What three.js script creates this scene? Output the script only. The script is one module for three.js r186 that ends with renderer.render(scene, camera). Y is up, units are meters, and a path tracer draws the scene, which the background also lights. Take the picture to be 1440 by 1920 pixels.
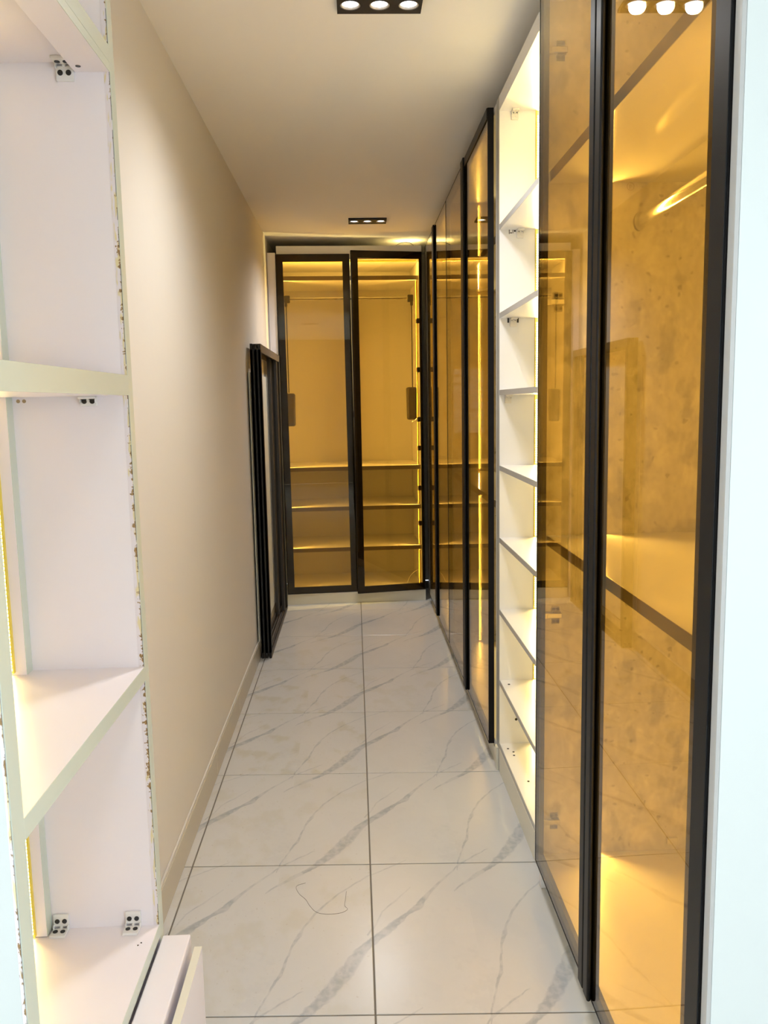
import * as THREE from 'three';
import { RoundedBoxGeometry } from 'three/addons/geometries/RoundedBoxGeometry.js';
import { mergeGeometries } from 'three/addons/utils/BufferGeometryUtils.js';
import { RectAreaLightUniformsLib } from 'three/addons/lights/RectAreaLightUniformsLib.js';
import { ImprovedNoise } from 'three/addons/math/ImprovedNoise.js';

// ---------------------------------------------------------------- camera, sky, exposure
const scene = new THREE.Scene();
const FOCAL = 1553;
const camera = new THREE.PerspectiveCamera(2 * Math.atan(960 / FOCAL) * 180 / Math.PI, 0.75, 0.05, 60);
{
  const yaw = 0.0336, pitch = 0.1314, roll = -0.0185;
  const cy = Math.cos(yaw), sy = Math.sin(yaw), cp = Math.cos(pitch), sp = Math.sin(pitch);
  const fw = new THREE.Vector3(sy * cp, -sp, -cy * cp), r0 = new THREE.Vector3(cy, 0, sy);
  const u0 = new THREE.Vector3().crossVectors(r0, fw);
  const r = r0.clone().multiplyScalar(Math.cos(roll)).addScaledVector(u0, Math.sin(roll));
  const u = r0.clone().multiplyScalar(-Math.sin(roll)).addScaledVector(u0, Math.cos(roll));
  camera.quaternion.setFromRotationMatrix(new THREE.Matrix4().makeBasis(r, u, fw.clone().negate()));
  camera.position.set(0, 1.4, 0);
}
scene.background = new THREE.Color().setRGB(0.80, 0.90, 1.0);
scene.backgroundIntensity = 5.4;
const renderer = new THREE.WebGLRenderer({ antialias: true });
renderer.toneMapping = THREE.LinearToneMapping;
renderer.toneMappingExposure = 1.0;
renderer.shadowMap.enabled = true;
RectAreaLightUniformsLib.init();
const SPOT = 1.6;                       // candela of one downlight lens
const SPOT_TINT = new THREE.Color().setRGB(0.97, 0.98, 1.0);
const LED = 290;                         // brightness of the warm tape light
const LED_TINT = new THREE.Color().setRGB(1.0, 0.745, 0.27);

// ---------------------------------------------------------------- helpers
let seed = 7;
const rnd = () => { seed = (seed * 1664525 + 1013904223) >>> 0; return seed / 4294967296; };
const noise = new ImprovedNoise();
const nz = (x, y, z = 0) => noise.noise(x, y, z);
const fbm = (x, y, z = 0, o = 4) => { let s = 0, a = 0.5; for (let i = 0; i < o; i++) { s += a * nz(x, y, z + i * 7.3); x *= 2.03; y *= 2.03; a *= 0.5; } return s; };
const taken = new Map();
const numbered = (n) => { const k = taken.get(n) || 0; taken.set(n, k + 1); return k ? n + '_' + String(k).padStart(3, '0') : n; };
function metricUV(g) {
  const p = g.attributes.position, n = g.attributes.normal, uv = new Float32Array(p.count * 2);
  for (let i = 0; i < p.count; i++) {
    const ax = Math.abs(n.getX(i)), ay = Math.abs(n.getY(i)), az = Math.abs(n.getZ(i));
    if (ax >= ay && ax >= az) { uv[2 * i] = p.getZ(i); uv[2 * i + 1] = p.getY(i); }
    else if (ay >= az) { uv[2 * i] = p.getX(i); uv[2 * i + 1] = p.getZ(i); }
    else { uv[2 * i] = p.getX(i); uv[2 * i + 1] = p.getY(i); }
  }
  g.setAttribute('uv', new THREE.BufferAttribute(uv, 2));
  return g;
}
// a box by its limits, edges eased by r
function bg(x0, x1, y0, y1, z0, z1, r = 0.0008) {
  const w = x1 - x0, h = y1 - y0, d = z1 - z0;
  const g = r > 0 ? new RoundedBoxGeometry(w, h, d, 1, Math.min(r, w * 0.45, h * 0.45, d * 0.45)) : new THREE.BoxGeometry(w, h, d);
  g.translate((x0 + x1) / 2, (y0 + y1) / 2, (z0 + z1) / 2);
  return metricUV(g.index ? g.toNonIndexed() : g);
}
function cyl(r, h, x, y, z, axis = 'y', seg = 20) {
  const g = new THREE.CylinderGeometry(r, r, h, seg);
  if (axis === 'x') g.rotateZ(Math.PI / 2); if (axis === 'z') g.rotateX(Math.PI / 2);
  g.translate(x, y, z); return g.toNonIndexed();
}
function tube(pts, r, seg = 40, rs = 8) {
  return new THREE.TubeGeometry(new THREE.CatmullRomCurve3(pts.map((p) => new THREE.Vector3(...p))), seg, r, rs).toNonIndexed();
}
function part(name, geos, m, parent, label) {
  const list = Array.isArray(geos) ? geos : [geos];
  const g = list.length > 1 ? mergeGeometries(list.map((q) => { for (const k of Object.keys(q.attributes)) if (!['position', 'normal', 'uv'].includes(k)) q.deleteAttribute(k); return q; })) : list[0];
  const o = new THREE.Mesh(g, m);
  o.name = name; o.castShadow = true; o.receiveShadow = true;
  if (label) o.userData.label = label;
  parent.add(o);
  return o;
}
function thing(name, label, category, group) {
  const o = new THREE.Group(); o.name = numbered(name); o.userData = { label, category };
  if (group) o.userData.group = group;
  scene.add(o); return o;
}
function structure(name, geos, m, label, category) {
  const o = part(name, geos, m, scene); o.userData = { kind: 'structure', label, category }; return o;
}
function sub(name, parent) { const o = new THREE.Group(); o.name = name; parent.add(o); return o; }

// ---------------------------------------------------------------- textures
function dataTex(w, h, fn, srgb = true) {
  const d = new Uint8Array(w * h * 4);
  for (let j = 0; j < h; j++) for (let i = 0; i < w; i++) {
    const c = fn(i / w, j / h, i, j), k = 4 * (j * w + i);
    d[k] = c[0]; d[k + 1] = c[1]; d[k + 2] = c[2]; d[k + 3] = 255;
  }
  const t = new THREE.DataTexture(d, w, h, THREE.RGBAFormat);
  t.wrapS = t.wrapT = THREE.RepeatWrapping; t.magFilter = THREE.LinearFilter; t.minFilter = THREE.LinearFilter;
  if (srgb) t.colorSpace = THREE.SRGBColorSpace;
  t.needsUpdate = true; return t;
}
const clamp = (x, a, b) => Math.max(a, Math.min(b, x));
const smooth = (a, b, x) => { const t = clamp((x - a) / (b - a), 0, 1); return t * t * (3 - 2 * t); };

// marble print of the floor tiles: every tile wears the same print, which runs on from tile to tile
const VEINS = [
  [[-0.56, -0.23, 0.003], [-0.511, -0.18, 0.006], [-0.438, -0.11, 0.010], [-0.346, -0.05, 0.013], [-0.27, 0.03, 0.022], [-0.2, 0.12, 0.031], [-0.13, 0.23, 0.034], [-0.06, 0.35, 0.025], [0.0, 0.42, 0.019], [0.1, 0.52, 0.022], [0.18, 0.60, 0.010], [0.235, 0.65, 0.020], [0.29, 0.74, 0.010], [0.375, 0.85, 0.006], [0.49, 0.98, 0.004], [0.6, 1.06, 0.004], [0.68, 1.12, 0.002]],
  [[-0.52, -0.06, 0.002], [-0.509, -0.016, 0.003], [-0.474, 0.106, 0.003], [-0.425, 0.215, 0.007], [-0.392, 0.375, 0.004], [-0.36, 0.46, 0.011], [-0.345, 0.5, 0.004], [-0.29, 0.61, 0.006], [-0.17, 0.76, 0.004], [-0.03, 0.89, 0.004], [0.1, 0.963, 0.003], [0.2, 1.03, 0.002]],
  [[-0.02, 0.46, 0.004], [0.05, 0.62, 0.003], [0.12, 0.70, 0.005], [0.2, 0.80, 0.002]],
];
const MW = 896, MH = 1024;
const veinField = new Float32Array(MW * MH);
{
  const segs = [];
  for (const v of VEINS) for (let k = 0; k + 1 < v.length; k++) for (let a = -1; a <= 1; a++) for (let b = -1; b <= 1; b++) {
    const p = v[k], q = v[k + 1];
    const s = [p[0] + 0.5 + a, p[1] + b, p[2], q[0] + 0.5 + a, q[1] + b, q[2]];
    if (Math.max(s[0], s[3]) > -0.1 && Math.min(s[0], s[3]) < 1.1 && Math.max(s[1], s[4]) > -0.1 && Math.min(s[1], s[4]) < 1.1) segs.push(s);
  }
  const per = (x, y, f, z) => { // noise that repeats with the tile
    const wx = x, wy = y, A = fbm(x * f, y * f, z, 3), B = fbm((x - 1) * f, y * f, z, 3), C = fbm(x * f, (y - 1) * f, z, 3), D = fbm((x - 1) * f, (y - 1) * f, z, 3);
    return (A * (1 - wx) + B * wx) * (1 - wy) + (C * (1 - wx) + D * wx) * wy;
  };
  for (let j = 0; j < MH; j++) for (let i = 0; i < MW; i++) {
    let x = i / MW, y = j / MH;
    const edge = per(x, y, 14, 3.1), big = per(x, y, 4, 9.7), fine = per(x, y, 34, 5.2);
    x += 0.012 * edge + 0.02 * big; y += 0.012 * per(i / MW, j / MH, 14, 13.1) + 0.02 * per(i / MW, j / MH, 4, 21.7);
    let best = 0;
    for (const s of segs) {
      const dx = s[3] - s[0], dy = s[4] - s[1], t = clamp(((x - s[0]) * dx + (y - s[1]) * dy) / (dx * dx + dy * dy), 0, 1);
      const ex = x - s[0] - t * dx, ey = y - s[1] - t * dy, e = Math.sqrt(ex * ex + ey * ey), w = s[2] + t * (s[5] - s[2]);
      if (e > w * 2.2 + 0.01) continue;
      const core = 1 - smooth(w * 0.8, w * 1.25 + 0.0015, e + fine * w * 0.9 + edge * w * 0.5);
      best = Math.max(best, core * (0.55 + 0.45 * smooth(0.003, 0.014, w)));
    }
    const inside = (0.45 + 0.55 * smooth(-0.2, 0.2, fine * 0.8 + edge * 0.8)) * (0.55 + 0.45 * smooth(-0.25, 0.1, big + 0.5 * edge));
    veinField[j * MW + i] = best * inside + 0.10 * smooth(0.08, 0.3, big + 0.4 * fine);
  }
}
function marble(dirt, z) {
  return dataTex(MW, MH, (u, v, i, j) => {
    const k = clamp(veinField[j * MW + i], 0, 1);
    const g = fbm(u * 3, v * 3, z, 3) * 5;
    let c = [206 + g - k * 40, 206 + g - k * 36, 204 + g - k * 29];
    if (dirt) {
      const d = smooth(0.05, 0.3, fbm(u * 5 + 3, v * 4, z + 2, 5)) * dirt, sp = fbm(u * 60, v * 60, z + 4, 2) > 0.36 ? dirt * 0.6 : 0;
      c = [c[0] - 7 * d - 26 * sp, c[1] - 9 * d - 32 * sp, c[2] - 17 * d - 40 * sp];
    }
    return c.map((q) => clamp(q, 0, 255));
  });
}
const marbleMaps = [marble(0, 1.3), marble(0.5, 4.2), marble(1.0, 8.8)];
const paintBump = dataTex(512, 512, (u, v) => { const g = 128 + 90 * fbm(u * 24, v * 24, 2.2, 4); return [g, g, g]; }, false);
paintBump.repeat.set(1, 1);
const filmMap = dataTex(1024, 1024, (u, v) => { // dusty, smeared laminate inside the wardrobes, one metre square
  const wx = u + 0.03 * fbm(u * 6, v * 6, 7, 3), wy = v + 0.03 * fbm(u * 6, v * 6, 12, 3);
  const fine = fbm(wx * 60, wy * 34, 1.7, 4) * 26, blot = smooth(0.06, 0.22, fbm(wx * 13, wy * 8, 4.4, 5)), pale = smooth(0.1, 0.25, fbm(wx * 16, wy * 12, 15.4, 5));
  const spot = smooth(0.27, 0.33, fbm(u * 46, v * 46, 9.1, 2)) * smooth(-0.1, 0.2, fbm(u * 3, v * 3, 2.1, 2));
  const g = 222 + fine - 24 * blot + 14 * pale - 40 * spot;
  return [clamp(g, 0, 255), clamp(g - 3, 0, 255), clamp(g - 8, 0, 255)];
});
const filmRough = dataTex(512, 1024, (u, v) => {
  const g = 105 + 70 * fbm(u * 5, v * 9, 4.4, 5) + 60 * fbm(u * 60, v * 10, 3.3, 3); return [0, clamp(g, 30, 240), 0];
}, false);
const filmBump = dataTex(512, 1024, (u, v) => { const g = 128 + 120 * fbm(u * 80, v * 12, 8.3, 4); return [clamp(g, 0, 255), 0, 0].fill(clamp(g, 0, 255)); }, false);
const chipMap = dataTex(32, 2048, (u, v) => { // edge where the laminate has broken off the board; u = 1 is the front corner, v = 0 the foot
  const worn = 0.20 * smooth(0.62, 0.30, v) - 0.04;
  const e = fbm(3.3, v * 210, 1.1, 4) * 0.8 + fbm(u * 3, v * 520, 2.4, 3) * 0.6 + 0.7 * fbm(0.5, v * 11, 6.6, 2) + worn;
  const k = smooth(0.26, 0.32, e + u * 0.5 - 0.33), glue = smooth(0.02, 0.2, fbm(u * 2, v * 60, 8, 3) + 0.5 * fbm(1.5, v * 8, 5.5, 2) + u * 0.25 - 0.16) * (1 - k);
  const crack = u > 0.90 && fbm(7.7, v * 60, 3.9, 3) > -0.12 ? 0.55 : 0;
  const br = 0.5 + 1.2 * fbm(u * 9, v * 500, 3, 3);
  const c = [233 - glue * 6, 226 - glue * 12, 230 - glue * 62], b = [96 + 110 * br, 74 + 92 * br, 46 + 62 * br];
  return c.map((q, i) => clamp((q * (1 - k) + b[i] * k) * (1 - crack), 0, 255));
});

// ---------------------------------------------------------------- materials
const rgb = (r, g, b) => new THREE.Color().setRGB(r, g, b);
const std = (c, o = {}) => new THREE.MeshStandardMaterial({ color: c, roughness: 0.5, metalness: 0, ...o });
const M = {
  paint: std(rgb(0.76, 0.73, 0.665), { roughness: 0.85, bumpMap: paintBump, bumpScale: 0.0012 }),
  ceil: std(rgb(0.92, 0.89, 0.82), { roughness: 0.9, bumpMap: paintBump, bumpScale: 0.0010 }),
  room: std(rgb(0.82, 0.82, 0.80), { roughness: 0.85 }),
  grout: std(rgb(0.20, 0.18, 0.15), { roughness: 0.95 }),
  skirt: std(rgb(0.58, 0.53, 0.42), { roughness: 0.25 }),
  lam: std(rgb(0.82, 0.81, 0.80), { roughness: 0.32 }),
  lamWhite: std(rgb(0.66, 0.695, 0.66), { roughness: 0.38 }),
  edge: std(rgb(0.66, 0.73, 0.63), { roughness: 0.22 }),
  lamLilacCast: std(rgb(0.89, 0.845, 0.88), { roughness: 0.32 }),  // white laminate with the lilac cast of mixed light in its colour
  edgeGrey: std(rgb(0.47, 0.46, 0.43), { roughness: 0.35 }),
  cream: std(rgb(0.80, 0.77, 0.64), { roughness: 0.4 }),
  film: std(rgb(0.95, 0.93, 0.9), { roughness: 1.0, map: filmMap, roughnessMap: filmRough, bumpMap: filmBump, bumpScale: 0.0006 }),
  black: new THREE.MeshPhysicalMaterial({ color: rgb(0.006, 0.0065, 0.0075), roughness: 0.42, specularIntensity: 0.45 }),
  backlitEdge: std(rgb(0.34, 0.31, 0.27), { roughness: 0.45 }),  // shelf edge colour darkened for the backlit shade of the fronts
  lamGloss: std(rgb(0.82, 0.81, 0.80), { roughness: 0.10 }),
  roomDark: std(rgb(0.30, 0.27, 0.24), { roughness: 0.8 }),  // unseen back wall, darkened so the glass doors mirror less light
  dusty: std(rgb(0.15, 0.135, 0.12), { roughness: 0.5, metalness: 0.2 }),  // dust grey, on the top track also lightened for reflected light
  blackMatt: std(rgb(0.010, 0.010, 0.012), { roughness: 0.6 }),
  bronzeFrame: new THREE.MeshPhysicalMaterial({ color: rgb(0.008, 0.0065, 0.006), roughness: 0.45, specularIntensity: 0.4 }),
  alu: std(rgb(0.42, 0.40, 0.37), { roughness: 0.4, metalness: 0.7 }),
  darkAlu: std(rgb(0.055, 0.055, 0.058), { roughness: 0.42, metalness: 0.3 }),
  chrome: std(rgb(0.80, 0.80, 0.80), { roughness: 0.14, metalness: 1 }),
  nickel: std(rgb(0.55, 0.52, 0.47), { roughness: 0.3, metalness: 0.5 }),
  channel: std(rgb(0.85, 0.68, 0.10), { roughness: 0.5 }),  // yellow glow of the tape put into the channel colour
  steel: std(rgb(0.20, 0.18, 0.15), { roughness: 0.3, metalness: 0.6 }),
  plastic: std(rgb(0.85, 0.84, 0.82), { roughness: 0.35 }),
  clearPlastic: std(rgb(0.78, 0.74, 0.66), { roughness: 0.25 }),
  screw: std(rgb(0.02, 0.02, 0.022), { roughness: 0.4 }),
  gear: std(rgb(0.07, 0.06, 0.05), { roughness: 0.45 }),
  hole: std(rgb(0.03, 0.025, 0.02), { roughness: 0.9 }),
  mdf: std(rgb(0.42, 0.30, 0.17), { roughness: 0.95 }),
  thread: std(rgb(0.18, 0.16, 0.14), { roughness: 0.9 }),
  chip: std(0xffffff, { roughness: 0.6, map: chipMap }),
  glass: new THREE.MeshPhysicalMaterial({ color: rgb(0.82, 0.69, 0.42), transmission: 1, thickness: 0, roughness: 0, ior: 1.44, metalness: 0 }),
  windowGlass: new THREE.MeshPhysicalMaterial({ color: rgb(0.97, 0.98, 0.98), transmission: 1, thickness: 0, roughness: 0, ior: 1.45 }),
  led: std(rgb(0.9, 0.8, 0.5), { emissive: rgb(1.0, 0.78, 0.28), emissiveIntensity: 14 }),
  ledGlow: std(rgb(0.6, 0.5, 0.1), { emissive: rgb(1.0, 0.80, 0.06), emissiveIntensity: 1.15 }),
  tape: std(rgb(0.85, 0.78, 0.45), { roughness: 0.5 }),
  lens: std(rgb(0.9, 0.9, 0.9), { emissive: rgb(0.88, 0.93, 1.0), emissiveIntensity: 5 }),
};
M.tile = marbleMaps.map((map) => new THREE.MeshPhysicalMaterial({ map, roughness: 0.22, specularIntensity: 0.55 }));

// ---------------------------------------------------------------- the room
const X_L = -0.56, CEIL = 2.5, Z_BACK = -6.42;
const RX0 = -2.5, RX1 = 2.1, RZ1 = 3.2;            // the bright room behind the camera
// floor: joints as bed, tiles proud of it
const floor = structure('floor', bg(RX0, RX1, -0.10, -0.0025, Z_BACK, RZ1, 0), M.grout, 'white marble tiled floor with grey veins and thin dark joints', 'floor');
{
  const TX0 = 0.0176, TZ0 = 1.7435, TZ = 0.63, TW = 0.545, SK = 0.0224, GAP = 0.0022;
  const make = (c0, c1) => { // a slab between two joints, its rows run slightly askew; origin at its near joint
    const P = (c, k, y) => [TX0 + c * TW, y, -(k * TZ - SK * c)];
    const ex = GAP / TW, ek = GAP / TZ, a = c0 + ex, b = c1 - ex, lo = ek, hi = 1 - ek, top = 0, bot = -0.0085;
    const q = [], uv = [];
    const quad = (p, t) => { for (const i of [0, 1, 2, 0, 2, 3]) { q.push(...p[i]); uv.push(...t[i]); } };
    const U = (c) => c - Math.floor(c0 + 1e-6) + 0.0, V = (k) => k;
    const tt = (c, k) => [(U(c) + 0.5), V(k)];
    const ch = 0.0012, iy = top - 0.0008, ec = ch / TW, e2 = ch / TZ;
    const T = [P(a + ec, lo + e2, top), P(b - ec, lo + e2, top), P(b - ec, hi - e2, top), P(a + ec, hi - e2, top)];
    const S = [P(a, lo, iy), P(b, lo, iy), P(b, hi, iy), P(a, hi, iy)], D = [P(a, lo, bot), P(b, lo, bot), P(b, hi, bot), P(a, hi, bot)];
    const tuv = [tt(a, lo), tt(b, lo), tt(b, hi), tt(a, hi)];
    quad(T, tuv);
    for (let i = 0; i < 4; i++) { const n = (i + 1) % 4; quad([S[i], S[n], T[n], T[i]], [tuv[i], tuv[n], tuv[n], tuv[i]]); quad([D[i], D[n], S[n], S[i]], [tuv[i], tuv[n], tuv[n], tuv[i]]); }
    const g = new THREE.BufferGeometry();
    g.setAttribute('position', new THREE.Float32BufferAttribute(q, 3)); g.setAttribute('uv', new THREE.Float32BufferAttribute(uv, 2));
    g.computeVertexNormals(); return g;
  };
  const strip = make(-1.06, -1);                       // the narrow cut strip along the left wall
  for (let c = -5; c < 4; c++) {
    const full = make(c, c + 1), right = c === 3 ? make(3, 3.82) : null, left = c === -5 ? make(-4.61, -4) : null;
    for (let k = -8; k < 7; k++) {
      const z = -(TZ0 + k * TZ);
      if (z - TZ > RZ1 - 0.1 || z - TZ < Z_BACK - 0.4) { }
      if (z > RZ1) continue;
      const inCorridor = k >= 1;
      if (inCorridor && (c < -1 || c > 0)) continue;
      const v = (c === -1 && (k === 2 || k === 3)) ? 2 : (c === -1 && k >= 0 && k <= 4) || rnd() < 0.2 ? 1 : 0;
      const o = part('tile', left || right || full, M.tile[v], floor); o.position.z = z;
      if (c === -1 && k >= 1) { const s = part('tile', strip, M.tile[1], floor); s.position.z = z; }
    }
  }
}
structure('ceiling', bg(RX0 - 0.12, RX1 + 0.12, CEIL, CEIL + 0.14, Z_BACK - 0.12, RZ1 + 0.12, 0), M.ceil, 'plain cream painted ceiling of the passage', 'ceiling');
structure('wall_left', bg(X_L - 0.5, X_L, 0, CEIL, Z_BACK, -1.772, 0), M.paint, 'plain beige painted wall on the left of the passage', 'wall');
structure('wall_back', bg(X_L - 0.5, 1.3, 0, CEIL, Z_BACK - 0.12, Z_BACK, 0), M.paint, 'beige wall behind the far wardrobe', 'wall');
structure('wall_right', bg(1.16, 1.30, 0, CEIL, Z_BACK, -1.09, 0), M.paint, 'wall behind the right hand wardrobes', 'wall');
structure('wall_front_right', bg(1.125, RX1 + 0.12, 0, CEIL, -1.09, -0.99, 0), M.room, 'white wall beside the near wardrobe end', 'wall');
structure('wall_front_left', bg(RX0 - 0.12, -1.06, 0, CEIL, -1.9, -1.034, 0), M.room, 'white wall behind the near shelf unit', 'wall');
{
  const w0 = -0.1, w1 = 2.5, s = 0.25, t = 2.3;
  structure('wall_room_right', [bg(RX1, RX1 + 0.12, 0, s, -0.99, RZ1, 0), bg(RX1, RX1 + 0.12, t, CEIL, -0.99, RZ1, 0), bg(RX1, RX1 + 0.12, s, t, -0.99, w0, 0), bg(RX1, RX1 + 0.12, s, t, w1, RZ1, 0)], M.room, 'white side wall of the room behind the camera', 'wall');
  const win = new THREE.Group(); win.name = 'window_3'; win.userData = { kind: 'structure', label: 'added unseen right hand window that lights the near shelf unit', category: 'window' }; scene.add(win);  // added window, lets cool light into the near shelf unit
  part('window_frame', [bg(RX1 + 0.03, RX1 + 0.09, s, s + 0.05, w0, w1), bg(RX1 + 0.03, RX1 + 0.09, t - 0.05, t, w0, w1), bg(RX1 + 0.03, RX1 + 0.09, s, t, w0, w0 + 0.05), bg(RX1 + 0.03, RX1 + 0.09, s, t, w1 - 0.05, w1)], M.black, win);
  part('pane', bg(RX1 + 0.058, RX1 + 0.064, s + 0.05, t - 0.05, w0 + 0.05, w1 - 0.05, 0), M.windowGlass, win);
}
// left wall of the bright room with a wide window added for more daylight
{
  const w0 = -0.35, w1 = 2.5, s = 0.25, t = 2.3;
  structure('wall_room_left', [bg(RX0 - 0.12, RX0, 0, s, -1.03, RZ1, 0), bg(RX0 - 0.12, RX0, t, CEIL, -1.03, RZ1, 0), bg(RX0 - 0.12, RX0, s, t, -1.03, w0, 0), bg(RX0 - 0.12, RX0, s, t, w1, RZ1, 0)], M.room, 'white window wall of the room behind the camera', 'wall');
  const win = new THREE.Group(); win.name = 'window_1'; win.userData = { kind: 'structure', label: 'added unseen wide window that lights the room behind the camera', category: 'window' }; scene.add(win);
  part('window_frame', [bg(RX0 - 0.09, RX0 - 0.03, s, s + 0.05, w0, w1), bg(RX0 - 0.09, RX0 - 0.03, t - 0.05, t, w0, w1), bg(RX0 - 0.09, RX0 - 0.03, s, t, w0, w0 + 0.05), bg(RX0 - 0.09, RX0 - 0.03, s, t, w1 - 0.05, w1), bg(RX0 - 0.09, RX0 - 0.03, s, t, (w0 + w1) / 2 - 0.03, (w0 + w1) / 2 + 0.03)], M.black, win);
  for (const [a, b] of [[w0 + 0.05, (w0 + w1) / 2 - 0.03], [(w0 + w1) / 2 + 0.03, w1 - 0.05]]) part('pane', bg(RX0 - 0.064, RX0 - 0.058, s + 0.05, t - 0.05, a, b, 0), M.windowGlass, win);
}
// wall behind the camera with a barred window, seen twice mirrored in the wardrobe glass
{
  const x0 = -1.75, x1 = -0.5, y0 = 0.8, y1 = 2.0;
  structure('wall_room_back', [bg(RX0, RX1, 0, y0, RZ1, RZ1 + 0.12, 0), bg(RX0, RX1, y1, CEIL, RZ1, RZ1 + 0.12, 0), bg(RX0, x0, y0, y1, RZ1, RZ1 + 0.12, 0), bg(x1, RX1, y0, y1, RZ1, RZ1 + 0.12, 0)], M.roomDark, 'brown wall with a barred window behind the camera', 'wall');
  const win = new THREE.Group(); win.name = 'window_2'; win.userData = { kind: 'structure', label: 'barred window behind the camera, mirrored in the glass doors', category: 'window' }; scene.add(win);
  part('window_frame', [bg(x0, x1, y0, y0 + 0.04, RZ1 + 0.02, RZ1 + 0.08), bg(x0, x1, y1 - 0.04, y1, RZ1 + 0.02, RZ1 + 0.08), bg(x0, x0 + 0.04, y0, y1, RZ1 + 0.02, RZ1 + 0.08), bg(x1 - 0.04, x1, y0, y1, RZ1 + 0.02, RZ1 + 0.08)], M.bronzeFrame, win);
  for (let i = 1; i < 8; i++) part('window_bar', bg(x0, x1, y0 + i * 0.15 - 0.012, y0 + i * 0.15 + 0.012, RZ1 + 0.03, RZ1 + 0.055), M.bronzeFrame, win);
  part('pane', bg(x0 + 0.04, x1 - 0.04, y0 + 0.04, y1 - 0.04, RZ1 + 0.06, RZ1 + 0.066, 0), M.windowGlass, win);
}
// tiled skirting on the left wall
{
  const sk = new THREE.Group(); sk.name = 'baseboard_left'; sk.userData = { kind: 'structure', label: 'beige tile skirting along the left wall', category: 'baseboard' }; scene.add(sk);
  for (let k = 1; k < 7; k++) {
    const a = -(1.7435 + k * 0.63 + 0.0224) + 0.001, b = a - 0.628;
    if (a < -5.6) continue;
    part('skirting_tile', bg(X_L, X_L + 0.009, 0.0, 0.098, Math.max(b, -5.69), k === 1 ? -1.78 : a, 0.0015), M.skirt, sk);
    if (k === 1) continue;
  }
  part('skirting_coping', bg(X_L, X_L + 0.006, 0.098, 0.108, -5.69, -1.78, 0.002), M.paint, sk);
}

// ---------------------------------------------------------------- fittings used in several units
// warm tape light: channel, tape, row of diodes and the light itself. along = 'y' or 'x'; dir = way it faces
function ledStrip(parent, p0, p1, dir, { power = 1, beads = true, walls = 0.0075, width = 0.010, glow = 0, aim = 0 } = {}) {
  const a = new THREE.Vector3(...p0), b = new THREE.Vector3(...p1), n = new THREE.Vector3(...dir).normalize();
  const len = a.distanceTo(b), t = b.clone().sub(a).normalize(), s = new THREE.Vector3().crossVectors(t, n);
  const g = sub('led_strip', parent);
  g.quaternion.setFromRotationMatrix(new THREE.Matrix4().makeBasis(s, t, n)); g.position.copy(a);
  const w = width;
  const ch = [bg(-w / 2 - 0.003, w / 2 + 0.003, 0, len, 0, 0.0012, 0)];
  if (walls > 0) ch.push(bg(-w / 2 - 0.003, -w / 2, 0, len, 0.0012, 0.0012 + walls, 0), bg(w / 2, w / 2 + 0.003, 0, len, 0.0012, 0.0012 + walls, 0));
  part('led_channel', ch, M.channel, g);
  part('led_tape', bg(-w / 2 + 0.0004, w / 2 - 0.0004, 0.002, len - 0.002, 0.0012, 0.0020, 0), M.tape, g);
  if (beads) {
    const one = [], step = 0.0083, N = Math.floor((len - 0.01) / step);
    for (let i = 0; i < N; i++) one.push(new THREE.BoxGeometry(0.0048, 0.0046, 0.0012).toNonIndexed().translate(0, 0.006 + i * step, 0.0026));
    if (one.length) { const o = part('led_diode_row', one, M.led, g); o.userData.kind = 'stuff'; }
  }
  if (glow) part('led_diffuser', bg(-w / 2, w / 2, 0.002, len - 0.002, 0.0021, glow, 0.0008), M.ledGlow, g);
  const L = new THREE.RectAreaLight(LED_TINT, LED * power, w * 0.7, len - 0.004);
  L.name = 'led_light'; L.position.set(0, len / 2, Math.max(0.0034, glow + 0.0006)); L.rotation.y = Math.PI + aim; g.add(L);
  return g;
}
function screwHoles(parent, pts, r, axis, m = M.hole, name = 'screw_hole') {
  for (const [x, y, z] of pts) part(name, cyl(r, 0.0012, x, y, z, axis, 14), m, parent);
}
// plastic corner bracket: two plates with a hollow between, black screw heads. u: way along the panel, plates on a panel facing +z and on a board facing sy
function cornerBracket(parent, x, y, z, sy, m = M.plastic, w = 0.034, h = 0.032, screws = M.screw) {
  const g = sub('bracket', parent); g.position.set(x, y, z);
  const plate = (x0, x1, ya, yb, za, zb) => bg(x0, x1, Math.min(ya, yb), Math.max(ya, yb), za, zb, 0.0015);
  part('bracket_body', [
    plate(-w / 2, w / 2, sy * 0.008, sy * (h + 0.004), 0, 0.006), plate(-w / 2, w / 2, 0, sy * 0.006, 0.008, h + 0.004),
    plate(-w / 2, -w / 2 + 0.003, 0, sy * 0.013, 0, 0.013), plate(w / 2 - 0.003, w / 2, 0, sy * 0.013, 0, 0.013), plate(-0.003, 0.003, 0, sy * 0.011, 0, 0.010)], m, g);
  for (const q of [-1, 1]) {
    part('screw', cyl(0.0052, 0.002, q * w * 0.235, sy * h * 0.66, 0.0066, 'z', 16), screws, g);
    part('screw', cyl(0.0052, 0.002, q * w * 0.235, sy * 0.0066, h * 0.66, 'y', 16), screws, g);
  }
  return g;
}
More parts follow.
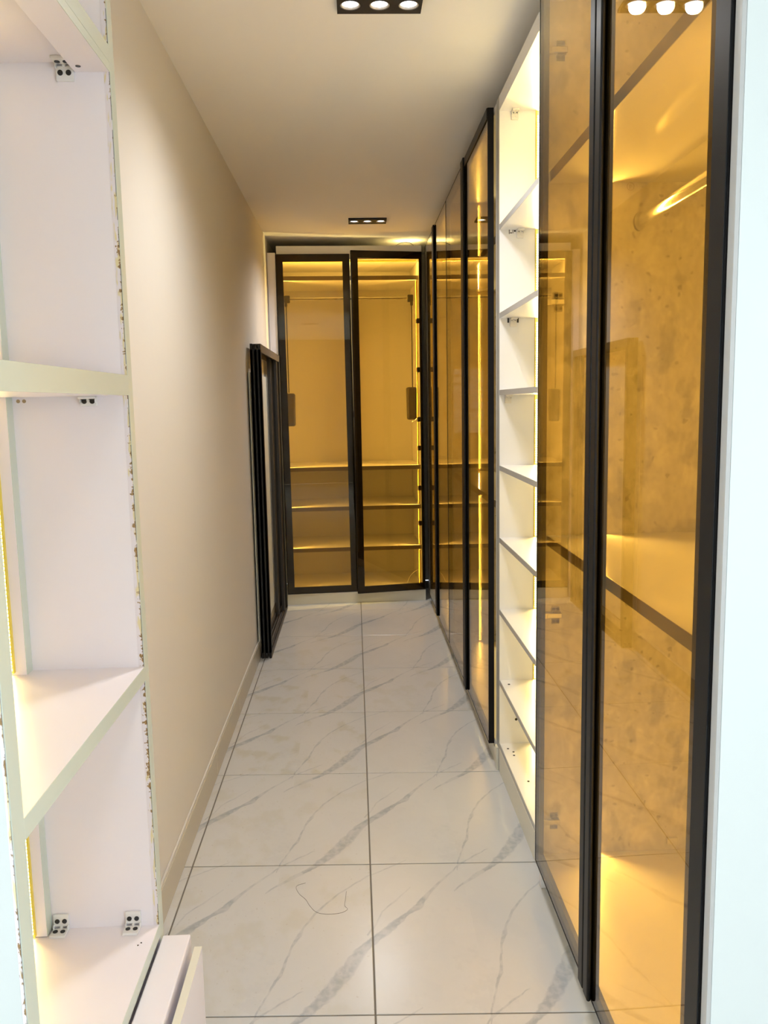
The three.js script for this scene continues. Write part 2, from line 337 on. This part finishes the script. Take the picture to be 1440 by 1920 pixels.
// framed glass door, local: x 0..W, y 0..H, front towards +z. hinge at 'l' or 'r'; the handle profile on the other side
const DT = 0.022;
function glassDoor(parent, W, H, handle, { wide = 0.040, wideR = wide, heavy = 0, proud = 0.010, hw = 0.036, head = 0 } = {}) {
  const d = sub('door', parent), lip = 0.004, zf = DT;
  const side = (x0, s, wide) => [bg(Math.min(x0, x0 + s * lip), Math.max(x0, x0 + s * lip), 0, H, 0, zf, 0.0006), bg(Math.min(x0 + s * lip, x0 + s * wide), Math.max(x0 + s * lip, x0 + s * wide), 0, H, 0.006, 0.0165, 0.0006)];
  part('stile', side(0, 1, wide), M.bronzeFrame, d); part('stile', side(W, -1, wideR), M.bronzeFrame, d);
  part('rail', [bg(lip, W - lip, 0, lip, 0, zf, 0.0006), bg(wide, W - wideR, lip, wide, 0.006, 0.0165, 0.0006)], M.bronzeFrame, d);
  part('rail', [bg(lip, W - lip, H - lip, H, 0, zf, 0.0006), bg(wide, W - wideR, H - wide, H - lip, 0.006, 0.0165, 0.0006)], M.bronzeFrame, d);
  part('glass_pane', bg(lip + 0.0006, W - lip - 0.0006, lip + 0.0006, H - lip - 0.0006, 0.0172, 0.0212, 0), M.glass, d, 'bronze tinted glass pane');
  const hx = handle === 'l' ? [0, hw] : [W - hw, W];
  if (handle) part('handle_profile', bg(hx[0], hx[1], -0.002, H + 0.004, zf - 0.0002, zf + proud, 0.0045), M.black, d, 'full height black handle profile');
  if (heavy) part('edge_profile', bg(heavy > 0 ? W - heavy : 0, heavy > 0 ? W : -heavy, 0, H, zf - 0.0002, zf + 0.003, 0.001), M.black, d, 'black edge profile');
  if (head) part('edge_profile', bg(lip, W - lip, H - head, H, zf - 0.0002, zf + 0.003, 0.001), M.black, d, 'black top profile');
  return d;
}
function hinge(parent, x, y, z) { // mounting plate and arm on a side panel facing +z, its arm reaches towards -x
  const g = sub('hinge', parent); g.position.set(x, y, z);
  part('hinge_plate', [bg(-0.011, 0.011, 0.010, 0.025, 0, 0.003, 0.001), bg(-0.011, 0.011, -0.025, -0.010, 0, 0.003, 0.001), bg(-0.008, 0.014, -0.010, 0.010, 0, 0.004, 0.001)], M.steel, g);
  part('hinge_arm', [bg(-0.026, 0.016, -0.007, 0.007, 0.004, 0.013, 0.002), bg(-0.034, -0.020, -0.009, 0.009, 0.002, 0.012, 0.002)], M.nickel, g);
  for (const sy of [-1, 1]) for (const sx of [-1, 1]) part('screw', cyl(0.0042, 0.0016, sx * 0.0056, sy * 0.0175, 0.0034, 'z', 14), M.hole, g);
}

// ---------------------------------------------------------------- right hand run: wardrobes and open shelves
const XD = 0.495, XC = 0.522, XB = 1.12, DY0 = 0.075, DY1 = 2.425, TH = 0.024;
function rightDoor(parent, zFar, zNear, handleSide, opt) { // handleSide 'near' or 'far'
  const W = zNear - zFar, d = glassDoor(parent, W, DY1 - DY0, handleSide === 'far' ? 'l' : handleSide === 'near' ? 'r' : null, opt);
  d.position.set(XD + DT, DY0, zFar); d.rotation.y = -Math.PI / 2; return d;
}
function rightCarcass(t, zFar, zNear, { endThick = TH, farThick = TH, farMat = M.film, nearMat = M.lam, shelves = [1.0, 1.962] }) {
  // zFar / zNear are the outer faces
  const fi = zFar + farThick, ni = zNear - endThick;
  part('side_panel', bg(XC, XB, 0.0, 2.43, zFar, fi), farMat, t);
  part('side_panel', bg(XC, XB, 0.0, 2.43, ni, zNear), nearMat, t);
  part('back_panel', bg(XB - 0.010, XB, 0.075, 2.43, fi, ni), M.lam, t);
  part('bottom_panel', bg(XC, XB - 0.010, 0.061, 0.085, fi, ni), M.lam, t);
  part('top_panel', bg(XC, XB - 0.010, 2.406, 2.43, fi, ni), M.lam, t);
  part('plinth', bg(XC - 0.004, XC + 0.014, 0.0, 0.061, fi, ni), M.cream, t);
  for (const y of shelves) { const s = part('shelf', bg(XC + 0.004, XB - 0.010, y, y + 0.027, fi, ni), M.lamGloss, t); part('edge_band', bg(XC + 0.0025, XC + 0.004, y, y + 0.027, fi, ni, 0), M.backlitEdge, s, 'edge band, backlit shade put into its grey brown colour'); }
  return [fi, ni];
}
// LED tapes on the far panel of a wardrobe, one length per bay
function wardrobeLeds(t, fi, x, shelves = [1.0, 1.962], power = 1, width = 0.010) {
  const ys = [0.085, ...shelves.flatMap((y) => [y, y + 0.027]), 2.406];
  for (let i = 0; i < ys.length; i += 2) ledStrip(t, [x, ys[i] + 0.01, fi], [x, ys[i + 1] - 0.01, fi], [0, 0, 1], { power, width });
}
// the near wardrobe
{
  const t = thing('wardrobe', 'tall near wardrobe with bronze glass doors and white end panel, closest on the right', 'wardrobe', 'glass wardrobes on the right');
  const zF = -2.286, zN = -1.113;
  const fi = -2.25, ni = -1.131;
  part('side_panel', bg(XC, XB, 0.0, 2.43, zF, fi), M.film, t, 'dusty laminate side panel lit by the tape light');
  part('side_panel', bg(XC, XB, 0.0, 2.43, ni, zN), M.lam, t);
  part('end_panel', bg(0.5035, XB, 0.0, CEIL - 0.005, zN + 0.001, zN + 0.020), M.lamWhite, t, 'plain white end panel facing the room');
  part('end_panel_edge', bg(0.497, 0.5033, 0.0, CEIL - 0.005, zN + 0.001, zN + 0.020), M.edgeGrey, t, 'edge band of the end panel, unlit shade put into its grey');  // this grey holds the shade of the unlit side
  part('back_panel', bg(XB - 0.010, XB, 0.075, 2.43, fi, ni), M.film, t);
  part('bottom_panel', bg(XC, XB - 0.010, 0.061, 0.085, fi, ni), M.lam, t);
  part('top_panel', bg(XC, XB - 0.010, 2.406, 2.43, fi, ni), M.lam, t);
  part('plinth', bg(XC + 0.006, XC + 0.024, 0.0, 0.061, fi, ni), M.cream, t);
  part('foot', bg(0.508, 0.53, 0.0, 0.060, -2.235, -2.213, 0.002), M.lam, t, 'small white foot under the door');
  for (const y of [1.0, 1.962]) { const s = part('shelf', bg(XC + 0.004, XB - 0.010, y, y + 0.027, fi, ni), M.lamGloss, t); part('edge_band', bg(XC + 0.0025, XC + 0.004, y, y + 0.027, fi, ni, 0), M.backlitEdge, s, 'edge band, backlit shade put into its grey brown colour'); }
  wardrobeLeds(t, fi, 0.683, [1.0, 1.962], 1.15);
  for (const [a, b] of [[0.095, 0.99], [1.037, 1.952], [1.999, 2.396]]) ledStrip(t, [0.70, a, ni], [0.70, b, ni], [0, 0, -1], { power: 1.0 });  // added unseen strips on the near panel, light the far side panel
  rightDoor(t, -2.236, -1.7025, 'near', { hw: 0.036 });
  rightDoor(t, -1.6975, -1.114, 'far', { hw: 0.036, heavy: 0.046, wideR: 0.080 });
  for (const y of [2.288, 1.657, 0.800, 0.187]) hinge(t, 0.552, y, fi);
  { // oval hanging rail with end flanges
    const s = new THREE.Shape(); s.absellipse(0, 0, 0.009, 0.017, 0, Math.PI * 2);
    const g = new THREE.ExtrudeGeometry(s, { depth: Math.abs(fi - ni) - 0.006, bevelEnabled: false, curveSegments: 20 });
    g.translate(0.765, 1.862, fi + 0.003);
    part('hanging_rail', g, M.chrome, t, 'oval chrome hanging rail');
    const f = new THREE.Shape(); f.absellipse(0, 0, 0.015, 0.024, 0, Math.PI * 2);
    for (const z of [fi, ni - 0.012]) part('rail_flange', new THREE.ExtrudeGeometry(f, { depth: 0.012, bevelEnabled: false }).translate(0.765, 1.862, z), M.nickel, t);
  }
  for (const y of [1.935, 0.115]) for (const x of [0.90]) part('bracket', bg(x - 0.016, x + 0.016, y - 0.01, y + 0.01, fi, fi + 0.012, 0.002), M.clearPlastic, t);
  { // small circled mark printed on the side panel
    const c = new THREE.Group(); c.name = 'stamped_mark'; c.position.set(0.741, 1.952, fi + 0.0008); t.add(c);
    part('mark_ring', new THREE.TorusGeometry(0.0095, 0.0006, 6, 28), M.mdf, c);
    part('mark_letter', [bg(-0.0035, -0.0025, -0.005, 0.005, -0.0004, 0.0004, 0), new THREE.BoxGeometry(0.001, 0.0065, 0.0008).toNonIndexed().rotateZ(-0.75).translate(0.0005, -0.0022, 0), new THREE.BoxGeometry(0.001, 0.0065, 0.0008).toNonIndexed().rotateZ(0.75).translate(0.0005, 0.0022, 0)], M.mdf, c);
  }
}
// the open shelf unit between the wardrobes
{
  const t = thing('open_shelf_unit', 'tall narrow open white shelves with warm tape light between the glass wardrobes', 'shelves');
  const zF = -3.030, fi = -2.980, zN = -2.288, ni = -2.364;
  part('side_panel', bg(XC, XB, 0.0, 2.432, zF, fi), M.lam, t);
  part('side_panel', bg(XC, XB, 0.0, 2.432, ni, zN), M.lam, t);
  part('edge_band', bg(XC - 0.0015, XC, 0.0, 2.432, zF, fi, 0), M.edgeGrey, t);
  part('back_panel', bg(XB - 0.010, XB, 0.075, 2.432, fi, ni), M.lam, t);
  part('top_panel', bg(XC - 0.0015, XB - 0.010, 2.384, 2.432, fi, ni), M.lam, t);
  const ys = [2.000, 1.697, 1.428, 1.157, 0.892, 0.622, 0.351, 0.102];
  const b = 0.5 * 0.018;
  ys.forEach((y, i) => {
    const s = part('shelf', bg(XC + 0.0015, XB - 0.010, y - b, y + b, fi, ni), M.lam, t);
    part('edge_band', bg(XC, XC + 0.0015, y - b, y + b, fi, ni, 0), M.edgeGrey, s);
    const top = i === 0 ? 2.384 : ys[i - 1] - b;
    ledStrip(t, [0.655, y + b + 0.002, fi], [0.655, top - 0.002, fi], [0, 0, 1], { power: i === 0 ? 0.8 : 0.45 });
    ledStrip(t, [0.70, y + b + 0.002, ni], [0.70, top - 0.002, ni], [0, 0, -1], { power: i === 0 ? 0.75 : i < 4 ? 0.12 : 0.3 });  // added unseen strips on the near panel, warm the cells
  });
  part('plinth', bg(XC - 0.001, XC + 0.017, 0.0, 0.092, fi, ni), M.cream, t);
  part('plinth_end', [bg(XC - 0.010, XC - 0.002, 0.0, 0.090, fi - 0.045, fi - 0.012)], M.cream, t);
  for (const [x, y] of [[0.574, 2.384], [0.594, 1.991 - 0.0], [0.570, 1.688], [0.552, 1.419]]) cornerBracket(t, x, y, fi, -1, M.clearPlastic, 0.024, 0.026, M.clearPlastic);
  // screw holes of the lowest shelves and pencil marks beside a bracket
  screwHoles(t, [[0.56, 0.1114, -2.90], [0.545, 0.1114, -2.93], [0.556, 0.1114, -2.87], [0.565, 0.1114, -2.66]], 0.004, 'y');
  screwHoles(t, [[0.585, 0.205, fi + 0.0006]], 0.005, 'z');
  screwHoles(t, [[0.548, 0.3606, -2.93]], 0.0045, 'y');
  for (const sx of [-1, 1]) part('saw_mark', bg(0.570 + sx * 0.017 - 0.003, 0.570 + sx * 0.017 + 0.003, 1.672, 1.688, fi, fi + 0.0016, 0.0005), M.hole, t);
  part('pencil_mark', [bg(0.555, 0.5575, 1.976, 1.9905, fi, fi + 0.0008, 0), bg(0.559, 0.566, 1.978, 1.981, fi, fi + 0.0008, 0), bg(0.568, 0.570, 1.978, 1.990, fi, fi + 0.0008, 0), bg(0.573, 0.579, 1.983, 1.989, fi, fi + 0.0008, 0)], M.hole, t);
}
// two further wardrobes
{
  const t = thing('wardrobe', 'middle wardrobe with bronze glass doors just beyond the open shelves', 'wardrobe', 'glass wardrobes on the right');
  const [fi] = rightCarcass(t, -4.424, -3.032, {});
  wardrobeLeds(t, fi, 0.660, [1.0, 1.962], 1.0, 0.005);
  rightDoor(t, -3.7125, -3.068, 'far', { head: 0.036 });
  rightDoor(t, -4.418, -3.7175, 'near');
  const u = thing('wardrobe', 'farthest wardrobe of the right hand run, beside the end wall cupboard', 'wardrobe', 'glass wardrobes on the right');
  const [fj] = rightCarcass(u, -5.742, -4.426, {});
  wardrobeLeds(u, fj, 0.660, [1.0, 1.962], 1.0, 0.005);
  rightDoor(u, -5.0575, -4.424, 'far');
  rightDoor(u, -5.700, -5.0625, 'near');
}

// ---------------------------------------------------------------- end wall wardrobe
{
  const t = thing('wardrobe', 'end wall wardrobe with two bronze glass doors, curved light on shelves and hanging lift', 'wardrobe');
  t.position.set(0, 0, -5.752); t.rotation.y = 0.040;
  const x0 = -0.497, x1 = 0.480, d = -0.56, si = 0.020, top = 2.448;
  part('side_panel', bg(x0, x0 + si, 0, top, d, 0), M.lam, t);
  part('side_panel', bg(x1 - si, x1, 0, top, d, 0), M.lam, t);
  part('back_panel', bg(x0 + si, x1 - si, 0.08, top, d, d + 0.010), M.lam, t);
  part('bottom_panel', bg(x0 + si, x1 - si, 0.078, 0.100, d + 0.01, 0), M.lam, t);
  part('top_panel', bg(x0 + si, x1 - si, 2.360, top, d + 0.01, 0), M.lam, t);
  part('plinth', bg(x0, x1, 0, 0.078, 0.0, 0.018), M.cream, t);
  for (const y of [0.378, 0.668, 0.948, 2.240]) { const s = part('shelf', bg(x0 + si, x1 - si, y - 0.014, y + 0.014, d + 0.01, -0.0235), M.lam, t); part('edge_band', bg(x0 + si, x1 - si, y - 0.014, y + 0.014, -0.0235, -0.022, 0), M.backlitEdge, s, 'edge band, backlit shade put into its grey brown colour'); }
  const bays = [0.100, 0.364, 0.392, 0.654, 0.682, 0.934, 0.962, 2.226];
  for (let i = 0; i < bays.length; i += 2) {
    ledStrip(t, [x0 + si, bays[i] + 0.006, -0.035], [x0 + si, bays[i + 1] - 0.006, -0.035], [1, 0, 0], { power: 2.1, width: 0.006 });
    ledStrip(t, [x1 - si - 0.010, bays[i] + 0.006, -0.030], [x1 - si - 0.010, bays[i + 1] - 0.006, -0.030], [-1, 0, 0], { power: 2.1, width: 0.006 });
  }
  ledStrip(t, [x0 + si + 0.01, 2.360, -0.05], [x1 - si - 0.01, 2.360, -0.05], [0, -1, -0.15], { power: 1.2, walls: 0, glow: 0.010 });
  for (const y of [1.95, 1.62, 1.28, 1.08, 0.80, 0.55]) part('hinge', [bg(x1 - si - 0.02, x1 - si, y - 0.016, y + 0.016, -0.030, -0.002, 0.002)], M.blackMatt, t);
  // doors, hung a little askew
  const H = 2.315, dl = glassDoor(t, 0.494, H, null, { wide: 0.048 });
  dl.position.set(-0.494, 0.076, 0.003); dl.rotation.z = 0.004; dl.rotation.y = 0.016;
  const dr = glassDoor(t, 0.486, H + 0.008, null, { wide: 0.048, wideR: 0.018 });
  dr.position.set(0.475 - 0.486 * Math.cos(0.14), 0.080, 0.003 + 0.486 * Math.sin(0.14)); dr.rotation.y = 0.14;
  part('door_catch', bg(-0.006, 0.004, 1.30, 1.345, 0.004, 0.016, 0.001), M.gear, t);
  // pull-down clothes lift
  const lift = sub('clothes_lift', t);
  part('lift_bar', cyl(0.011, 0.84, -0.008, 2.132, -0.25, 'x', 18), M.chrome, lift);
  for (const s of [-1, 1]) {
    const cx = -0.008 + s * 0.435;
    part('lift_corner', [bg(cx - 0.020, cx + 0.020, 2.105, 2.155, -0.268, -0.232, 0.006), bg(cx + (s > 0 ? 0.0 : -0.018), cx + (s > 0 ? 0.018 : 0.0), 2.08, 2.11, -0.262, -0.238, 0.004)], M.gear, lift);
    part('lift_arm', cyl(0.004, 0.62, cx + s * 0.008, 1.79, -0.25, 'y', 10), M.gear, lift);
    const b = new RoundedBoxGeometry(0.058, 0.232, 0.10, 4, 0.014); 
    const p = b.attributes.position; for (let i = 0; i < p.count; i++) { const y = p.getY(i); p.setX(i, p.getX(i) * (1 - 0.18 * Math.cos((y + 0.02) * 22))); }
    b.computeVertexNormals(); b.translate(cx + s * -0.002, 1.375 + 0.015 * s, -0.25);
    part('spring_box', b, M.gear, lift);
  }
  part('cable', tube([[0.36, 0.103, -0.10], [0.385, 0.16, -0.09], [0.43, 0.20, -0.08], [0.455, 0.21, -0.07]], 0.0025, 20, 6), M.plastic, t);
  part('cable', tube([[0.30, 2.45, -0.05], [0.35, 2.475, -0.06], [0.41, 2.472, -0.05], [0.44, 2.45, -0.05]], 0.0022, 20, 6), M.gear, t);
  part('cable', tube([[0.44, 1.29, -0.04], [0.425, 1.275, -0.03], [0.40, 1.262, -0.025]], 0.0018, 12, 6), M.plastic, t);
  // added tape light on the unit roof, throws the yellow glow on the ceiling
  ledStrip(t, [0.33, 2.449, -0.12], [0.475, 2.449, -0.10], [0, 1, 0], { power: 0.5, walls: 0 });
}
{
  const f = part('filler_panel', bg(-0.5575, -0.5035, 0.0, 2.403, -5.74, -5.722, 0.001), M.lamLilacCast, scene);
  f.name = numbered('filler_panel'); f.userData = { label: 'narrow white filler strip between left wall and end wardrobe', category: 'panel' };
}

// ---------------------------------------------------------------- black sliding frame against the left wall
{
  const t = thing('sliding_frame', 'empty black aluminium sliding window frame standing against the left wall', 'frame');
  const xa = -0.5445, xb = -0.489, zn = -4.485, zf = -5.62, Y = 1.722;
  const jamb = (z0, z1) => [bg(xa, xb, 0, Y, z0, z1, 0.001)];
  // near jamb, its ends notched by the tracks
  part('jamb', [bg(xa, xb, 0.030, Y - 0.030, zn - 0.014, zn, 0.001), bg(xa, xa + 0.013, 0, Y, zn - 0.014, zn, 0.0006), bg(xa + 0.021, xb - 0.020, 0.004, Y - 0.002, zn - 0.014, zn, 0.0006), bg(xb - 0.012, xb, 0.0, Y - 0.003, zn - 0.014, zn, 0.0006),
    bg(xa, xa + 0.003, 0.03, Y - 0.03, zn - 0.040, zn - 0.014, 0.0006), bg((xa + xb) / 2 - 0.002, (xa + xb) / 2 + 0.002, 0.03, Y - 0.03, zn - 0.036, zn - 0.014, 0.0006), bg(xb - 0.003, xb, 0.03, Y - 0.03, zn - 0.040, zn - 0.014, 0.0006)], M.blackMatt, t);
  part('jamb', [bg(xa, xb, 0.0, Y, zf, zf + 0.014, 0.001), bg(xb - 0.003, xb, 0.03, Y - 0.03, zf + 0.014, zf + 0.040, 0.0006), bg((xa + xb) / 2 - 0.002, (xa + xb) / 2 + 0.002, 0.03, Y - 0.03, zf + 0.014, zf + 0.036, 0.0006)], M.darkAlu, t);
  const rail = (y0, s) => { // U with three fins, s = +1 for the sill
    const q = [bg(xa, xb, Math.min(y0, y0 + s * 0.006), Math.max(y0, y0 + s * 0.006), zf + 0.014, zn - 0.014, 0.0006)];
    const fin = (x, w, h) => q.push(bg(x - w / 2, x + w / 2, Math.min(y0 + s * 0.006, y0 + s * h), Math.max(y0 + s * 0.006, y0 + s * h), zf + 0.014, zn - 0.014, 0.0006));
    fin(xa + 0.0015, 0.003, 0.052); fin(xa + 0.016, 0.003, 0.030); fin((xa + xb) / 2 + 0.002, 0.008, 0.022); fin(xb - 0.014, 0.003, 0.030); fin(xb - 0.0015, 0.003, s > 0 ? 0.018 : 0.044);
    return q;
  };
  part('sill', rail(0.0, 1), M.dusty, t, 'dusty grey bottom track');
  part('head', rail(Y, -1), M.dusty, t, 'dusty top track, reflected light put into its grey');  // lighter grey holds light reflected on the track as well as dust
  // two sash stiles pushed to the far end
  for (const [x, z] of [[-0.531, -5.30], [-0.5045, -5.43]]) {
    const s = sub('sash', t);
    part('stile', [bg(x - 0.010, x + 0.010, 0.032, Y - 0.032, z - 0.030, z, 0.001), bg(x - 0.006, x + 0.011, 0.034, Y - 0.034, z, z + 0.006, 0.001)], M.darkAlu, s);
    part('stile', bg(x - 0.010, x + 0.010, 0.032, Y - 0.032, z - 0.095, z - 0.055, 0.001), M.blackMatt, s);
  }
}
{
  const b = part('white_board', bg(-0.5505, -0.5465, 0.109, 1.572, -5.60, -4.43, 0.001), M.lamWhite, scene);
  b.userData = { label: 'thin white board standing on the skirting behind the black frame', category: 'board' };
}

// ---------------------------------------------------------------- near left shelf unit
{
  const t = thing('open_shelf_unit', 'worn white open shelf unit with chipped edges at the near left', 'shelves');
  const xf = -0.460, xb = -1.02, zi = -1.730, zo = -1.762, ni = -1.076, no = -1.038, TOP = CEIL - 0.006, eb = 0.0012;
  const far = part('side_panel', bg(xb, xf - eb, 0.0, TOP, zo, zi, 0.0006), M.lamLilacCast, t);
  part('edge_band', bg(xf - eb, xf, 0.0, TOP, zo, zi, 0.0004), M.edge, far, 'pale green edge band');
  { // strip of chipped laminate along the front corner of the far panel
    const g = new THREE.BoxGeometry(0.011, TOP - 0.255, 0.0006); g.translate(xf - eb - 0.0055, (TOP + 0.255) / 2, zi + 0.0003);
    part('chipped_edge', g, M.chip, far, 'chipped brown edge of the laminate');
  }
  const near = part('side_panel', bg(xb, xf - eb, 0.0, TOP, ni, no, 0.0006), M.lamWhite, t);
  part('edge_band', bg(xf - eb, xf, 0.0, TOP, ni, no - 0.0008, 0.0004), M.edge, near, 'pale green edge band');
  { const g = new THREE.BoxGeometry(0.005, TOP, 0.0006); g.translate(xf - eb - 0.0025, TOP / 2, no + 0.0003); part('chipped_edge', g, M.chip, near, 'chipped outer edge of the laminate'); }
  part('back_panel', bg(xb - 0.008, xb, 0.0, TOP, zo, no), M.lamLilacCast, t);
  // vertical batten in the back corner
  const bat = part('batten', bg(-1.019, -0.697, 0.256, TOP, zi, -1.700, 0.0008), M.lamLilacCast, t, 'vertical batten board in the back corner');
  part('edge_band', bg(-0.697, -0.6958, 0.256, TOP, zi, -1.7005, 0.0004), M.edge, bat);
  const shelf = (y0, y1) => {
    const s = part('shelf', bg(xb, xf - eb, y0, y1, zi, ni, 0.0006), M.lamLilacCast, t);
    part('edge_band', bg(xf - eb, xf, y0, y1, zi, ni, 0.0004), M.edge, s, 'pale green edge band'); return s;
  };
  shelf(0.226, 0.254); shelf(0.818, 0.849); shelf(1.424, 1.465); shelf(2.066, 2.098);
  part('front_rail', bg(-0.528, xf - eb, 2.048, 2.066, zi, ni, 0.0006), M.lamLilacCast, t);
  part('edge_band', bg(xf - eb, xf, 2.048, 2.0655, zi, ni, 0.0004), M.edge, t);
  cornerBracket(t, -0.516, 0.254, zi, 1); cornerBracket(t, -0.680 + 0.006, 0.254, zi, 1);
  cornerBracket(t, -0.541, 1.424, zi, -1, M.plastic, 0.034, 0.016); cornerBracket(t, -0.546, 2.066, zi, -1);
  screwHoles(t, [[-0.684, 1.416, zi + 0.0004], [-0.672, 1.416, zi + 0.0004]], 0.0038, 'z', M.mdf);
  screwHoles(t, [[-0.512, 2.0478, -1.70]], 0.005, 'y', M.screw);
  screwHoles(t, [[-0.49, 0.2544, -1.66], [-0.485, 0.2544, -1.668]], 0.0016, 'y');
  for (const [a, b] of [[0.256, 0.816], [0.851, 1.422], [1.467, 2.046], [2.1, 2.47]]) ledStrip(t, [-0.727, a + 0.004, -1.70], [-0.727, b - 0.004, -1.70], [0, 0, 1], { power: 0.28 });
  part('plinth', bg(-0.49, -0.472, 0.0, 0.226, zi, ni), M.lamLilacCast, t);
}
{
  const b = part('white_plank', bg(-0.4575, -0.394, 0.0, 0.221, -1.742, -0.98, 0.004), M.lamLilacCast, scene);
  b.userData = { label: 'thick white box plank on the floor against the near shelf unit', category: 'plank' };
  const c = part('cream_board', bg(-0.3815, -0.3645, 0.0, 0.209, -1.712, -0.96, 0.001), M.lamLilacCast, scene);
  c.name = 'cream_board'; c.userData = { label: 'thin white board with cream top edge standing beside the thick plank', category: 'board' };
  part('edge_band', bg(-0.3815, -0.3645, 0.209, 0.2102, -1.712, -0.96, 0.0005), M.cream, c, 'cream edge band');
}

// ---------------------------------------------------------------- downlights
function downlight(x0, x1, z0, z1, label) {
  const t = thing('downlight', label, 'downlight', 'black three lamp downlights');
  const w = x1 - x0, d = z1 - z0, R = 0.0255, cx = (x0 + x1) / 2, cz = (z0 + z1) / 2;
  t.position.set(cx, CEIL, cz);
  const s = new THREE.Shape(); s.moveTo(-w / 2, -d / 2); s.lineTo(w / 2, -d / 2); s.lineTo(w / 2, d / 2); s.lineTo(-w / 2, d / 2); s.closePath();
  const xs = [-0.081, 0, 0.081];
  for (const x of xs) { const h = new THREE.Path(); h.absarc(x, 0, R + 0.003, 0, Math.PI * 2, true); s.holes.push(h); }
  const g = new THREE.ExtrudeGeometry(s, { depth: 0.010, bevelEnabled: false, curveSegments: 24 }); g.rotateX(Math.PI / 2);
  part('housing', g, M.blackMatt, t);
  for (const x of xs) {
    const ring = new THREE.LatheGeometry([[R + 0.003, -0.0005], [R + 0.003, -0.0095], [R - 0.001, -0.0085], [R - 0.003, -0.004], [R - 0.003, -0.0005]].map((p) => new THREE.Vector2(...p)), 28); ring.translate(x, 0, 0);
    const lamp = part('lamp_ring', ring, M.nickel, t);
    part('lamp_lens', cyl(R - 0.0031, 0.002, x, -0.0030, 0, 'y', 28), M.lens, lamp);
    const L = new THREE.SpotLight(SPOT_TINT, SPOT, 0, 1.3, 1.0, 2);
    L.name = 'downlight_beam'; L.castShadow = true; L.shadow.radius = 1.0;
    L.position.set(x, -0.013, 0); L.target.position.set(x, -2, 0); t.add(L); t.add(L.target);
    L.target.name = 'beam_target';
  }
  return t;
}
downlight(-0.022, 0.214, -2.506, -2.410, 'black ceiling downlight with three round lamps, nearer of the two');
downlight(-0.008, 0.222, -5.285, -5.155, 'small black ceiling downlight with three lamps near the end wardrobe');
downlight(-0.03, 0.206, 0.25, 0.346, 'added unseen three lamp downlight behind the camera, brightens the near floor');  // added lamp out of view, lightens the near floor

// ---------------------------------------------------------------- a loose thread on the floor
{
  const p = [[-0.175, -2.285], [-0.20, -2.27], [-0.192, -2.235], [-0.168, -2.20], [-0.158, -2.175], [-0.135, -2.14], [-0.105, -2.13], [-0.065, -2.135], [-0.05, -2.15], [-0.058, -2.165], [-0.056, -2.20], [-0.054, -2.235]];
  const o = part('loose_thread', tube(p.map(([x, z]) => [x, 0.0006, z]), 0.00045, 90, 5), M.thread, scene);
  o.userData = { label: 'fine dark thread curled on the marble floor', category: 'thread' };
}

renderer.render(scene, camera);
